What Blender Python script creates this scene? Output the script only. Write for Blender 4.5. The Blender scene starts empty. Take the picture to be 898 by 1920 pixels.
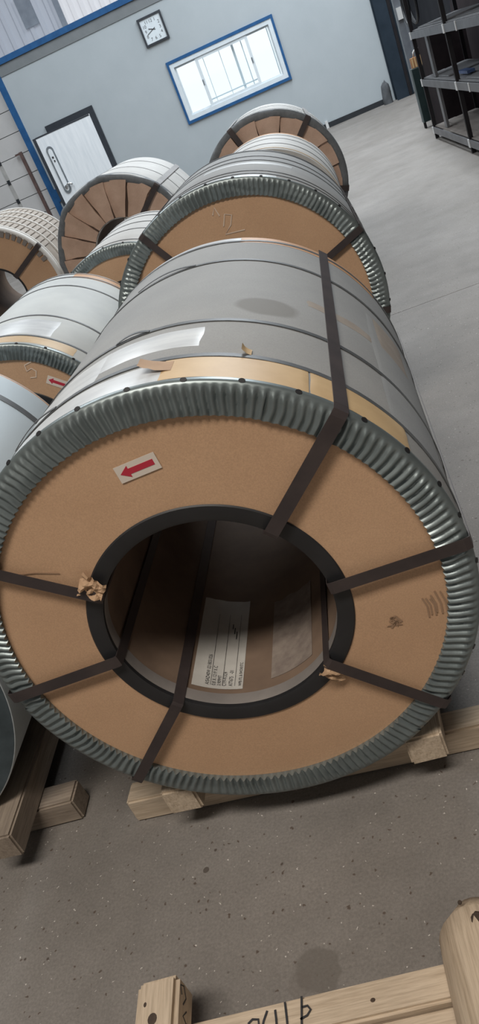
import bpy, bmesh, math, random
import numpy as np
from mathutils import Vector, Matrix, noise as mnoise
random.seed(7)
sc = bpy.context.scene
COL = sc.collection
PI = math.pi
R_ = math.radians

# ------------------------------------------------------------------ camera
CH, CYAW, CPITCH, CROLL, CF = 1.556, 0.2355, 0.4676, -0.423, 1454.58   # height, angles, focal length in px of 898x1920
fwd = Vector((-math.sin(CYAW)*math.cos(CPITCH), math.cos(CYAW)*math.cos(CPITCH), -math.sin(CPITCH)))
rgt = Vector((math.cos(CYAW), math.sin(CYAW), 0))
upv = rgt.cross(fwd)
r2 = math.cos(CROLL)*rgt + math.sin(CROLL)*upv
u2 = -math.sin(CROLL)*rgt + math.cos(CROLL)*upv
cd = bpy.data.cameras.new('camera')
cam = bpy.data.objects.new('camera', cd); COL.objects.link(cam)
cd.sensor_fit = 'VERTICAL'; cd.sensor_height = 36.0
cd.lens = 36.0*CF/1920
cd.clip_start = .05; cd.clip_end = 200
M = Matrix((r2, u2, -fwd)).transposed().to_4x4(); M.translation = (0, 0, CH)
cam.matrix_world = M
sc.camera = cam

# ------------------------------------------------------------------ world, lights, exposure
w = bpy.data.worlds.new('overcast_sky'); sc.world = w; w.use_nodes = True
bg = w.node_tree.nodes['Background']
bg.inputs[0].default_value = (.90, .96, 1, 1); bg.inputs[1].default_value = 1.35
def area(name, loc, sx, sy, power, col, rx=0, ry=0):
    l = bpy.data.lights.new(name, 'AREA'); l.shape = 'RECTANGLE'; l.size = sx; l.size_y = sy
    l.energy = power; l.color = col
    o = bpy.data.objects.new(name, l); COL.objects.link(o); o.location = loc
    o.rotation_euler = (rx, ry, 0)
    return o
COOL = (.88, .95, 1.0); WARM = (1.0, .93, .84)
# daylight through the roof lights (strips just under the roof); the last is an added fill behind the camera
area('roof_light_left', (-4.6, 11.0, 7.3), 1.6, 12, 620, COOL)
area('roof_light_right', (1.8, 13.0, 7.3), 1.6, 12, 1120, COOL)
area('roof_light_near', (-.6, -1.7, 7.3), 4.5, 1.3, 470, WARM)
area('face_fill_light', (-2.5, -5.9, 4.2), 7, 3.6, 28, (1, .96, .9), R_(90))  # added to brighten the coil faces; no gate stands here
sc.view_settings.view_transform = 'Standard'
sc.view_settings.look = 'None'
sc.view_settings.gamma = 1
sc.view_settings.use_curve_mapping = False
sc.view_settings.exposure = 0.0
sc.cycles.use_denoising = True
sc.cycles.max_bounces = 8

# ------------------------------------------------------------------ materials
def srgb(*c):
    return tuple(((x/255)/12.92 if x/255 <= .04045 else ((x/255+.055)/1.055)**2.4) for x in c)
def new_mat(name):
    m = bpy.data.materials.new(name); m.use_nodes = True
    nt = m.node_tree; b = nt.nodes['Principled BSDF']
    return m, nt, b
def node(nt, t, **k):
    n = nt.nodes.new(t)
    for a, v in k.items(): setattr(n, a, v)
    return n
def ramp(nt, fac, stops):
    r = node(nt, 'ShaderNodeValToRGB'); cr = r.color_ramp
    while len(cr.elements) < len(stops): cr.elements.new(.5)
    for e, (p, c) in zip(cr.elements, stops):
        e.position = p; e.color = (*c, 1) if len(c) == 3 else c
    nt.links.new(fac, r.inputs[0]); return r
def mixc(nt, a, b, fac, mode='MIX'):
    n = node(nt, 'ShaderNodeMix', data_type='RGBA', blend_type=mode)
    for s, v in ((n.inputs[6], a), (n.inputs[7], b), (n.inputs[0], fac)):
        if hasattr(v, 'is_output'): nt.links.new(v, s)
        elif isinstance(v, (tuple, list)): s.default_value = (*v, 1)
        else: s.default_value = v
    return n.outputs[2]
def coords(nt, scale=(1, 1, 1)):
    tc = node(nt, 'ShaderNodeTexCoord'); mp = node(nt, 'ShaderNodeMapping')
    mp.inputs['Scale'].default_value = scale
    nt.links.new(tc.outputs['Object'], mp.inputs['Vector']); return mp.outputs[0]
def noise(nt, vec, scale, detail=4, rough=.6):
    n = node(nt, 'ShaderNodeTexNoise'); n.inputs['Scale'].default_value = scale
    n.inputs['Detail'].default_value = detail; n.inputs['Roughness'].default_value = rough
    nt.links.new(vec, n.inputs['Vector']); return n.outputs['Fac']
def bump(nt, b, h, strength=.2, dist=.002):
    n = node(nt, 'ShaderNodeBump'); n.inputs['Strength'].default_value = strength
    n.inputs['Distance'].default_value = dist
    nt.links.new(h, n.inputs['Height']); nt.links.new(n.outputs[0], b.inputs['Normal'])
def simple(name, c1, c2=None, rough=.6, metal=0, scale=6, stretch=(1, 1, 1), bmp=0, spec=.5, grain=0):
    m, nt, b = new_mat(name)
    c2 = c2 or tuple(x*.85 for x in c1)
    v = coords(nt, stretch)
    f = noise(nt, v, scale)
    col = ramp(nt, f, [(.32, c2), (.68, c1)]).outputs[0]
    if grain:
        g = noise(nt, coords(nt), 260, 2)
        gr = ramp(nt, g, [(.3, (1-grain,)*3), (.7, (1+grain,)*3)]).outputs[0]
        col = mixc(nt, col, gr, 1.0, 'MULTIPLY')
    nt.links.new(col, b.inputs['Base Color'])
    b.inputs['Roughness'].default_value = rough; b.inputs['Metallic'].default_value = metal
    b.inputs['Specular IOR Level'].default_value = spec
    if bmp: bump(nt, b, f, bmp)
    return m
MAT = {}
MAT['wrap_grey'] = simple('grey_wrapping_paper', (.36, .365, .365), (.31, .315, .32), .7, 0, 5, grain=.06, spec=.3)
MAT['wrap_pale'] = simple('pale_wrapping_film', (.60, .62, .61), (.52, .54, .54), .6, 0, 5, spec=.35)
MAT['wrap_white'] = simple('white_wrapping_film', (.58, .57, .55), (.50, .49, .475), .6, 0, 6, spec=.3)
MAT['film'] = simple('white_glossy_film', (.72, .74, .75), (.56, .58, .60), .3, 0, 9, (1, 3, 1))
MAT['tan_tape'] = simple('tan_masking_tape', (.62, .44, .24), (.52, .35, .18), .5, 0, 9)
MAT['orange_tape'] = simple('orange_brown_tape', (.62, .36, .20), (.5, .28, .15), .5, 0, 9)
MAT['kraft'] = simple('kraft_paper', (.66, .46, .35), (.52, .345, .255), .75, 0, 7, bmp=.5, grain=.08)
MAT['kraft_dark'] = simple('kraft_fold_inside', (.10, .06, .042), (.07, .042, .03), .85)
MAT['ring'] = simple('galvanised_edge_steel', (.245, .282, .285), (.185, .216, .22), .36, .55, 12)
MAT['ring_cloth'] = simple('grey_edge_binding', (.17, .18, .19), (.12, .13, .14), .6, 0, 30, bmp=.4)
MAT['strap'] = simple('dark_steel_strap', (.075, .058, .056), (.05, .04, .041), .5, .3, 14)
MAT['lit_strap'] = simple('strap_painted_lit', (.40, .39, .385), (.32, .31, .31), .5)  # same dark strap on its outer run, the light on it put into the colour
MAT['band'] = simple('thin_grey_band', (.13, .135, .14), (.09, .095, .10), .5, .3, 12)
MAT['black'] = simple('black_edge_strip', (.022, .022, .024), (.014, .014, .016), .5, 0, 10)
MAT['bore_lip'] = simple('dull_grey_bore_lip', (.30, .27, .25), (.22, .20, .19), .5, .2, 9)
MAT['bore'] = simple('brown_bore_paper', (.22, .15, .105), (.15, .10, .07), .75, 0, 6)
MAT['paper_label'] = simple('white_paper_label', (.56, .54, .50), (.46, .44, .41), .5, 0, 12)
MAT['film_label'] = simple('dull_translucent_label', (.30, .25, .21), (.20, .16, .14), .5, 0, 40)
MAT['ink'] = simple('black_ink', (.03, .03, .035), (.02, .02, .022), .6)
MAT['sticker'] = simple('white_sticker', (.74, .66, .58), (.68, .60, .52), .5)
MAT['red'] = simple('red_print', (.52, .03, .06), (.46, .025, .05), .5)
MAT['chalk'] = simple('chalk', (.74, .60, .48), (.64, .50, .39), .9)
MAT['smear'] = simple('faint_dirt', (.36, .225, .14), (.32, .20, .125), .8)
MAT['steel_bare'] = simple('bare_galvanised_sheet', (.62, .68, .71), (.54, .60, .63), .45, .3, 4, (1, .3, 1))
MAT['steel_edge'] = simple('dark_coil_edge', (.10, .13, .15), (.06, .08, .09), .45, .5, 14)
MAT['tan_card'] = simple('pale_tan_card', (.38, .33, .285), (.30, .255, .215), .7, 0, 9)
MAT['cord'] = simple('white_cord', (.80, .78, .75), (.72, .70, .67), .5)
MAT['wall'] = simple('grey_wall_paint', (.43, .47, .495), (.40, .44, .465), .75, 0, 1.5, grain=.05)
MAT['wall_band'] = simple('grey_shade_band_and_backing', (.20, .215, .225), (.17, .185, .195), .6, 0, 3)  # painted shadow band under the beam; also plain trim and backing
MAT['blue'] = simple('blue_trim_paint', (.020, .105, .27), (.014, .078, .21), .6, 0, 6, spec=.3)
MAT['white_frame'] = simple('white_plastic_frame', (.72, .78, .82), (.66, .72, .76), .4)
MAT['black_trim'] = simple('black_skirting', (.02, .024, .03), (.012, .015, .02), .5)
MAT['door_black'] = simple('dark_door_frame', (.028, .034, .045), (.02, .025, .033), .45, 0, 8)
MAT['door_leaf'] = simple('glossy_white_door', (.86, .89, .92), (.74, .78, .82), .2, 0, 3, (6, 6, .6))
MAT['door_plate'] = simple('grey_lock_plate', (.34, .38, .42), (.2, .23, .26), .3, .6, 5)
MAT['chrome'] = simple('chrome', (.8, .82, .84), (.7, .72, .74), .15, .9)
MAT['panel'] = simple('off_white_door_panel', (.60, .585, .58), (.54, .53, .525), .65, 0, 2, grain=.05)
MAT['hinge'] = simple('pale_hinge_strip', (.50, .49, .47), (.42, .41, .4), .5, .2)
MAT['brown_post'] = simple('rusty_brown_post', (.15, .095, .085), (.10, .06, .055), .6, .2, 9)
MAT['upper_clad'] = simple('ribbed_pale_cladding', (.72, .70, .72), (.62, .61, .64), .5, 0, .8)
MAT['upper_dark'] = simple('ribbed_grey_cladding', (.30, .32, .38), (.22, .24, .30), .5, 0, .8)
MAT['upper_post'] = simple('slate_grey_steel', (.26, .29, .34), (.20, .225, .27), .6, spec=.3)
MAT['shaded_wall'] = simple('right_wall_painted_shade', (.024, .025, .030), (.015, .016, .02), .85, 0, 2, spec=.1)  # the wall's shading is put into this dark base colour
MAT['column'] = simple('dark_blue_column_paint', (.030, .042, .058), (.02, .03, .042), .8, 0, 3, spec=.1)
MAT['side_wall'] = simple('shed_wall', (.22, .22, .22), (.19, .19, .19), .8, 0, 1)
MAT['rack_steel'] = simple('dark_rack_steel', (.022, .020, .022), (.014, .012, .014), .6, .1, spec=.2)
MAT['rack_rail'] = simple('grey_rack_rail', (.19, .19, .20), (.13, .13, .14), .45, .5)
MAT['clip'] = simple('white_clip', (.66, .66, .66), (.56, .56, .56), .5)
MAT['shelf_sheet'] = simple('dusty_shelf_board', (.26, .26, .27), (.17, .17, .18), .5, .2, 5, (.5, 4, 1))
MAT['shelf_wood'] = simple('dusty_brown_deck', (.27, .24, .22), (.2, .175, .16), .8, 0, 6)
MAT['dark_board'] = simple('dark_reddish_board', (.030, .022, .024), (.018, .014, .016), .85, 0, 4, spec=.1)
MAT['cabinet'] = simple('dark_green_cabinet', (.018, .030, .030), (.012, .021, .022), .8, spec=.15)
MAT['cabinet_side'] = simple('grey_cabinet_side', (.12, .145, .145), (.09, .11, .11), .8, spec=.2)
MAT['orange_box'] = simple('orange_brown_carton', (.42, .2, .085), (.26, .12, .05), .6, 0, 14)
MAT['rubber'] = simple('black_rubber_hose', (.02, .021, .026), (.012, .013, .016), .45)
MAT['grey_post'] = simple('grey_painted_channel', (.15, .165, .185), (.11, .12, .14), .5)
MAT['blue_cloth'] = simple('blue_plastic', (.06, .10, .22), (.04, .07, .16), .5)
MAT['sack'] = simple('grey_sack', (.10, .105, .115), (.06, .065, .07), .9, 0, 9, bmp=.6)
MAT['roof'] = simple('roof_sheet', (.42, .42, .42), (.38, .38, .38), .8)
MAT['crumple'] = simple('torn_tan_paper', (.50, .33, .20), (.40, .25, .15), .7, 0, 14)

def card_mat():
    m, nt, b = new_mat('brown_cardboard')
    v = coords(nt)
    f = noise(nt, v, 3.5, 3)
    col = ramp(nt, f, [(.3, (.525, .325, .197)), (.7, (.585, .37, .227))]).outputs[0]
    g = noise(nt, v, 330, 2)
    gr = ramp(nt, g, [(.3, (.9,)*3), (.7, (1.08,)*3)]).outputs[0]
    col = mixc(nt, col, gr, 1.0, 'MULTIPLY')
    nt.links.new(col, b.inputs['Base Color'])
    b.inputs['Roughness'].default_value = .7; b.inputs['Specular IOR Level'].default_value = .35
    bump(nt, b, noise(nt, v, 9, 2), .25, .004)
    return m
MAT['card'] = card_mat()

def wood_mat(name, c1, c2, c3):
    m, nt, b = new_mat(name)
    v = coords(nt, (1.2, 16, 16))
    f = noise(nt, v, 3.0, 6, .65)
    col = ramp(nt, f, [(.25, c3), (.5, c2), (.75, c1)]).outputs[0]
    g = noise(nt, coords(nt, (6, 90, 90)), 2.0, 3)
    col = mixc(nt, col, ramp(nt, g, [(.35, (.72, .70, .68)), (.6, (1.05,)*3)]).outputs[0], .7, 'MULTIPLY')
    nt.links.new(col, b.inputs['Base Color']); b.inputs['Roughness'].default_value = .75
    bump(nt, b, g, .4, .002)
    return m
MAT['pine'] = wood_mat('pine_timber', (.66, .54, .41), (.56, .45, .335), (.44, .34, .24))
MAT['pine_dark'] = wood_mat('grey_old_timber', (.33, .27, .21), (.26, .21, .165), (.18, .14, .11))
MAT['knot'] = simple('dark_knot', (.07, .045, .03), (.04, .026, .018), .7, 0, 40)

def concrete():
    m, nt, b = new_mat('dusty_concrete')
    v = coords(nt)
    f = noise(nt, v, .9, 6, .6)
    col = ramp(nt, f, [(.3, (.178, .160, .143)), (.7, (.25, .23, .214))]).outputs[0]
    f2 = noise(nt, v, 3.2, 8, .72)
    col = mixc(nt, col, ramp(nt, f2, [(.3, (.80,)*3), (.52, (1,)*3), (.72, (1.14,)*3)]).outputs[0], .9, 'MULTIPLY')
    # fine sand grain
    g = noise(nt, v, 150, 3, .7)
    col = mixc(nt, col, ramp(nt, g, [(.3, (.80,)*3), (.7, (1.16,)*3)]).outputs[0], 1.0, 'MULTIPLY')
    # dark and light aggregate specks
    for sc_, lo, hi, colr in ((42, .10, .17, (.10, .075, .06)), (55, .075, .11, (.62, .58, .54)), (17, .05, .085, (.085, .065, .055))):
        vo = node(nt, 'ShaderNodeTexVoronoi'); vo.inputs['Scale'].default_value = sc_
        nz = node(nt, 'ShaderNodeTexNoise'); nz.inputs['Scale'].default_value = sc_*1.5
        nt.links.new(v, nz.inputs['Vector'])
        add = node(nt, 'ShaderNodeVectorMath', operation='MULTIPLY_ADD')
        nt.links.new(nz.outputs['Color'], add.inputs[0]); add.inputs[1].default_value = (.018,)*3
        nt.links.new(v, add.inputs[2]); nt.links.new(add.outputs[0], vo.inputs['Vector'])
        # keep only some of the cells
        sep = node(nt, 'ShaderNodeSeparateColor'); nt.links.new(vo.outputs['Color'], sep.inputs[0])
        keep = node(nt, 'ShaderNodeMath', operation='GREATER_THAN'); keep.inputs[1].default_value = .48
        nt.links.new(sep.outputs[0], keep.inputs[0])
        dot = ramp(nt, vo.outputs['Distance'], [(lo, (1, 1, 1)), (hi, (0, 0, 0))]).outputs[0]
        mul = node(nt, 'ShaderNodeMath', operation='MULTIPLY')
        nt.links.new(dot, mul.inputs[0]); nt.links.new(keep.outputs[0], mul.inputs[1])
        col = mixc(nt, col, colr, mul.outputs[0])
    # the damp stain by the empty skid, the dark dot in front of the coil
    for cx, cy, rx, ry, amp, c in ((-.47, .925, .050, .052, .6, (.13, .115, .10)), (-.745, 1.225, .009, .009, .75, (.06, .045, .035)), (-.51, .905, .03, .03, .35, (.15, .13, .115))):
        sub = node(nt, 'ShaderNodeVectorMath', operation='SUBTRACT'); nt.links.new(v, sub.inputs[0]); sub.inputs[1].default_value = (cx, cy, 0)
        dv = node(nt, 'ShaderNodeVectorMath', operation='DIVIDE'); nt.links.new(sub.outputs[0], dv.inputs[0]); dv.inputs[1].default_value = (rx, ry, 1)
        ln = node(nt, 'ShaderNodeVectorMath', operation='LENGTH'); nt.links.new(dv.outputs[0], ln.inputs[0])
        nz = noise(nt, v, 14, 2)
        ad = node(nt, 'ShaderNodeMath', operation='MULTIPLY_ADD'); nt.links.new(nz, ad.inputs[0]); ad.inputs[1].default_value = 1.1
        nt.links.new(ln.outputs['Value'], ad.inputs[2])
        fac = ramp(nt, ad.outputs[0], [(.92, (amp,)*3), (1.0, (0, 0, 0))])
        mr = node(nt, 'ShaderNodeMapRange'); mr.inputs[1].default_value = 1.45; mr.inputs[2].default_value = 1.6
        mr.inputs[3].default_value = amp; mr.inputs[4].default_value = 0
        nt.links.new(ad.outputs[0], mr.inputs[0])
        col = mixc(nt, col, c, mr.outputs[0])
    nt.links.new(col, b.inputs['Base Color'])
    b.inputs['Roughness'].default_value = .62; b.inputs['Specular IOR Level'].default_value = .4
    bump(nt, b, g, .25, .003)
    return m
MAT['floor'] = concrete()

def wrap_main_mat():
    # grey paper with one oval damp stain (in the coil's own coordinates: angle 60.5 deg, 0.5 m along)
    m, nt, b = new_mat('grey_wrapping_paper_stained')
    v = coords(nt)
    f = noise(nt, v, 4, 4)
    col = ramp(nt, f, [(.3, (.30, .305, .308)), (.7, (.345, .348, .348))]).outputs[0]
    g = noise(nt, v, 300, 2)
    col = mixc(nt, col, ramp(nt, g, [(.3, (.92,)*3), (.7, (1.07,)*3)]).outputs[0], 1.0, 'MULTIPLY')
    sub = node(nt, 'ShaderNodeVectorMath', operation='SUBTRACT'); nt.links.new(v, sub.inputs[0])
    a = R_(60.5); sub.inputs[1].default_value = (.536*math.cos(a), .50, MAINZ+.536*math.sin(a))
    nz = node(nt, 'ShaderNodeTexNoise'); nz.inputs['Scale'].default_value = 9; nt.links.new(v, nz.inputs['Vector'])
    d1 = node(nt, 'ShaderNodeVectorMath', operation='DOT_PRODUCT'); nt.links.new(sub.outputs[0], d1.inputs[0]); d1.inputs[1].default_value = (-math.sin(a)/.082, 0, math.cos(a)/.082)
    d2 = node(nt, 'ShaderNodeVectorMath', operation='DOT_PRODUCT'); nt.links.new(sub.outputs[0], d2.inputs[0]); d2.inputs[1].default_value = (0, 1/.066, 0)
    dv = node(nt, 'ShaderNodeCombineXYZ'); nt.links.new(d1.outputs['Value'], dv.inputs[0]); nt.links.new(d2.outputs['Value'], dv.inputs[1])
    ln = node(nt, 'ShaderNodeVectorMath', operation='LENGTH'); nt.links.new(dv.outputs[0], ln.inputs[0])
    ad = node(nt, 'ShaderNodeMath', operation='MULTIPLY_ADD'); nt.links.new(nz.outputs['Fac'], ad.inputs[0]); ad.inputs[1].default_value = .5
    nt.links.new(ln.outputs['Value'], ad.inputs[2])
    mr = node(nt, 'ShaderNodeMapRange'); mr.inputs[1].default_value = 1.1; mr.inputs[2].default_value = 1.32
    mr.inputs[3].default_value = .75; mr.inputs[4].default_value = 0
    nt.links.new(ad.outputs[0], mr.inputs[0])
    col = mixc(nt, col, (.20, .195, .185), mr.outputs[0])
    nt.links.new(col, b.inputs['Base Color']); b.inputs['Roughness'].default_value = .72; b.inputs['Specular IOR Level'].default_value = .3
    return m

def translucent(name, c, f):
    m, nt, b = new_mat(name); b.inputs['Base Color'].default_value = (*c, 1); b.inputs['Roughness'].default_value = .5
    tr = node(nt, 'ShaderNodeBsdfTranslucent'); tr.inputs[0].default_value = (*c, 1)
    mx = node(nt, 'ShaderNodeMixShader'); mx.inputs[0].default_value = f
    nt.links.new(b.outputs[0], mx.inputs[1]); nt.links.new(tr.outputs[0], mx.inputs[2])
    nt.links.new(mx.outputs[0], nt.nodes['Material Output'].inputs[0]); return m
MAT['upper_clad'] = translucent('translucent_roof_cladding', (.72, .70, .72), .45)
MAT['upper_dark'] = translucent('grey_translucent_cladding', (.44, .46, .52), .3)
def glass_mat():
    m = bpy.data.materials.new('window_glass'); m.use_nodes = True; nt = m.node_tree
    out = nt.nodes['Material Output']; nt.nodes.remove(nt.nodes['Principled BSDF'])
    t = node(nt, 'ShaderNodeBsdfTransparent'); t.inputs[0].default_value = (.93, .96, .97, 1)
    g = node(nt, 'ShaderNodeBsdfGlossy'); g.inputs['Roughness'].default_value = .05
    mx = node(nt, 'ShaderNodeMixShader'); mx.inputs[0].default_value = .06
    nt.links.new(t.outputs[0], mx.inputs[1]); nt.links.new(g.outputs[0], mx.inputs[2]); nt.links.new(mx.outputs[0], out.inputs[0])
    return m
MAT['glass'] = glass_mat()

# ------------------------------------------------------------------ mesh helpers
class MB:
    def __init__(s): s.v = []; s.f = []
    def add(s, vs, fs):
        n = len(s.v); s.v += [tuple(p) for p in vs]; s.f += [tuple(i+n for i in f) for f in fs]; return s
    def box(s, x0, x1, y0, y1, z0, z1, mtx=None):
        p = [Vector((x, y, z)) for z in (z0, z1) for y in (y0, y1) for x in (x0, x1)]
        if mtx is not None: p = [mtx @ q for q in p]
        return s.add(p, [(0, 2, 3, 1), (4, 5, 7, 6), (0, 1, 5, 4), (2, 6, 7, 3), (0, 4, 6, 2), (1, 3, 7, 5)])
    def grid(s, pts, nu, nv, wrap_u=False, wrap_v=False):
        fs = []
        for i in range(nu if wrap_u else nu-1):
            for j in range(nv if wrap_v else nv-1):
                a, b_ = i*nv+j, ((i+1) % nu)*nv+j
                c, d = ((i+1) % nu)*nv+(j+1) % nv, i*nv+(j+1) % nv
                fs.append((a, b_, c, d))
        return s.add(pts, fs)
    def tube(s, path, r, n=8, closed=False):
        P = [Vector(p) for p in path]; pts = []
        ref = Vector((.31, .17, .93)).normalized()
        for i, p in enumerate(P):
            if closed: t = P[(i+1) % len(P)]-P[i-1]
            else: t = P[min(i+1, len(P)-1)]-P[max(i-1, 0)]
            t.normalize(); a = t.cross(ref).normalized(); b_ = t.cross(a)
            for k in range(n):
                an = 2*PI*k/n; pts.append(p+r*(math.cos(an)*a+math.sin(an)*b_))
        base = len(s.v); s.grid(pts, len(P), n, closed, True)
        if not closed:
            s.f.append(tuple(base+k for k in range(n))[::-1]); s.f.append(tuple(base+(len(P)-1)*n+k for k in range(n)))
        return s
    def ribbon(s, path, widths, normals, thick):
        # box-section strip: path points, half-width vectors, outward normals
        pts = []
        for p, wv, n in zip(path, widths, normals):
            p = Vector(p); wv = Vector(wv); n = Vector(n)
            pts += [p-wv, p+wv, p+wv+n*thick, p-wv+n*thick]
        base = len(s.v); s.grid(pts, len(path), 4, False, True)
        e = base+(len(path)-1)*4
        s.f.append((base+3, base+2, base+1, base)); s.f.append((e, e+1, e+2, e+3)); return s
    def mesh(s, name, mat, smooth=False):
        me = bpy.data.meshes.new(name); me.from_pydata(s.v, [], s.f)
        bm = bmesh.new(); bm.from_mesh(me); bmesh.ops.recalc_face_normals(bm, faces=bm.faces); bm.to_mesh(me); bm.free()
        me.materials.append(MAT[mat])
        if smooth:
            me.polygons.foreach_set('use_smooth', [True]*len(me.polygons))
            if smooth is not True:
                try: me.set_sharp_from_angle(angle=R_(smooth))
                except Exception: pass
        return me
    def build(s, name, mat, parent=None, smooth=False, **props):
        o = bpy.data.objects.new(name, s.mesh(name, mat, smooth)); COL.objects.link(o)
        if parent is not None: o.parent = parent
        for k, v in props.items(): o[k] = v
        return o
def link(name, me, parent, loc=(0, 0, 0), rot=(0, 0, 0)):
    o = bpy.data.objects.new(name, me); COL.objects.link(o); o.parent = parent; o.location = loc; o.rotation_euler = rot
    return o
def thing(name, label, cat, loc=(0, 0, 0), rz=0, group=None):
    o = bpy.data.objects.new(name, None); COL.objects.link(o); o.location = loc; o.rotation_euler = (0, 0, rz)
    o.empty_display_size = .1
    o['label'] = label; o['category'] = cat
    if group: o['group'] = group
    return o
def struct(o, label=None, cat=None):
    o['kind'] = 'structure'
    if label: o['label'] = label
    if cat: o['category'] = cat
    return o
def text_mesh(body, size, mat, name='lettering', align='LEFT'):
    c = bpy.data.curves.new('t', 'FONT'); c.body = body; c.size = size; c.align_x = align
    o = bpy.data.objects.new('t', c); COL.objects.link(o)
    dg = bpy.context.evaluated_depsgraph_get(); dg.update()
    me = bpy.data.meshes.new_from_object(o.evaluated_get(dg)); me.name = name
    bpy.data.objects.remove(o); bpy.data.curves.remove(c)
    me.materials.clear(); me.materials.append(MAT[mat]); return me
def nz(*p): return mnoise.noise(Vector(p))
def pl(r, deg, y, cz):
    return Vector((r*math.cos(R_(deg)), y, cz+r*math.sin(R_(deg))))

# ------------------------------------------------------------------ THE SETTING
D = 19.33
# floor: four slabs with open joints on a sub-base
def slab(x0, x1, y0, y1):
    return MB().box(x0, x1, y0, y1, -.12, 0)
flo = struct(slab(-10, 3.0, -6, 4.922).build('floor', 'floor'), 'dusty grey-brown concrete floor cast in slabs')
slab(-10, 3.0, 4.927, 21).build('slab', 'floor', flo)
MB().box(-10, 3.0, -6, 21, -.2, -.02).build('joint_bed', 'wall_band', flo)
# back partition with openings for window and door
WX0, WX1, WZ0, WZ1 = -2.02, .385, 1.22, 2.46
DX0, DX1, DZ1 = -5.08, -3.90, 2.35
b_ = MB()
for x0, x1, z0, z1 in ((-5.52, DX0, 0, 3.62), (DX0, DX1, DZ1, 3.62), (DX1, WX0, 0, 3.62), (WX0, WX1, 0, WZ0), (WX0, WX1, WZ1, 3.62), (WX1, 2.98, 0, 3.62)):
    b_.box(x0, x1, D, D+.12, z0, z1)
wb = struct(b_.build('wall_back', 'wall'), 'grey painted partition wall with blue edging')
struct(MB().box(-5.52, 2.98, D-.02, D+.10, 3.56, 3.78).build('beam_shade_strip', 'wall_band'), 'dark grey band painted as the shadow under the blue beam')  # darker strip stands in for the beam's cast shadow
struct(MB().box(-5.66, 2.98, D-.06, D+.16, 3.77, 3.885).build('trim_2', 'blue'), 'blue beam along the top of the partition')
struct(MB().box(-5.66, -5.52, D-.04, D+.14, 0, 3.79).build('trim_3', 'blue'), 'blue edging post at the left end of the partition')
MB().box(-5.53, -5.47, D-.05, D, .82, 1.10).build('splash', 'blue', bpy.data.objects['trim_3'])
bb = struct(MB().box(-3.88, .80, D-.03, D, 0, .10).build('baseboard_back', 'black_trim'), 'black skirting along the grey partition')
MB().box(.86, 2.30, D-.03, D, 0, .105).build('board', 'black_trim', bb)
MB().box(.80, .86, D-.04, D, 0, .15).build('pipe_cover', 'clip', bb)
# upper cladding above the partition: ribbed sheets
def ribbed(x0, x1, z0, z1, y, pitch, mat, name, parent=None):
    m = MB(); n = int((x1-x0)/pitch)
    pts = []
    prof = ((0, 0), (.12, -.035), (.42, -.035), (.54, 0), (1, 0))
    xs = []
    for i in range(n):
        for u, d in prof[:-1]: xs.append((x0+(i+u)*pitch, y+d))
    xs.append((x0+n*pitch, y))
    for x, yy in xs: pts += [(x, yy, z0), (x, yy, z1)]
    m.grid(pts, len(xs), 2)
    return m.build(name, mat, parent)
UY = 20.2
wu = struct(ribbed(-9.9, -3.9, 3.9, 7.4, UY, .26, 'upper_dark', 'wall_back'), 'ribbed grey cladding above the partition')
ribbed(-3.9, 2.98, 3.9, 7.4, UY, .22, 'upper_clad', 'cladding', wu)
MB().box(-3.96, -3.84, UY-.10, UY-.036, 3.9, 7.4).build('mullion', 'upper_post', wu)
MB().box(-4.75, -4.42, UY-.07, UY-.036, 4.25, 4.85).build('vent_panel', 'upper_post', wu)
struct(MB().box(-5.66, 2.98, D+.1, UY+.03, 3.84, 3.90).build('trim_4', 'wall_band'))
# outer shed
struct(MB().box(2.98, 3.10, -6, 21, 0, 7.4).build('wall_right', 'shaded_wall'), 'right side wall of the hall, coloured dark for its shade')
struct(MB().box(-10.1, -10, -6, 21, 0, 7.4).build('wall_left', 'side_wall'))
struct(MB().box(-10, 3.1, -6.1, -6, 0, 7.4).build('wall_front', 'side_wall'))
struct(MB().box(-10.1, 3.1, -6.1, 21, 7.4, 7.5).build('ceiling', 'roof'))

# window_1
wn = struct(MB().box(WX0-.02, WX1+.02, D-.045, D+.02, WZ1-.04, WZ1+.02).box(WX0-.02, WX1+.02, D-.045, D+.02, WZ0-.02, WZ0+.04)
    .box(WX0-.02, WX0+.03, D-.045, D+.02, WZ0+.04, WZ1-.04).box(WX1-.03, WX1+.02, D-.045, D+.02, WZ0+.04, WZ1-.04).build('window_1', 'blue'),
    'bright white framed window edged in blue on the grey partition')
def frame(x0, x1, z0, z1, t, y0, y1):
    return MB().box(x0, x1, y0, y1, z0, z0+t).box(x0, x1, y0, y1, z1-t, z1).box(x0, x0+t, y0, y1, z0+t, z1-t).box(x1-t, x1, y0, y1, z0+t, z1-t)
a0, a1, c0, c1 = WX0+.03, WX1-.03, WZ0+.04, WZ1-.04
frame(a0, a1, c0, c1, .085, D-.03, D+.07).build('window_frame', 'white_frame', wn)
sx = [a0+.085, -1.40, -.26, a1-.085]
sashes = ((sx[0], sx[1]+.03, D+.03, .035), (sx[1]-.03, sx[2]+.03, D-.005, .06), (sx[2]-.03, sx[3], D+.03, .035))
for x0, x1, y, t in sashes:
    s_ = frame(x0, x1, c0+.085, c1-.085, t, y, y+.03).build('sash', 'white_frame', wn)
    MB().box(x0+t, x1-t, y+.012, y+.018, c0+.085+t, c1-.085-t).build('pane', 'glass', s_)
for x, t in ((-1.27, .012), (-.90, .012), (-.62, .05), (-.40, .02), (.20, .02)):
    MB().box(x, x+t, D+.16, D+.18, c0+.05, c1-.05).build('bar', 'white_frame', wn)
MB().box(-1.40, -.26, D+.15, D+.17, c0+.2, c0+.225).build('bar', 'white_frame', wn)
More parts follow.
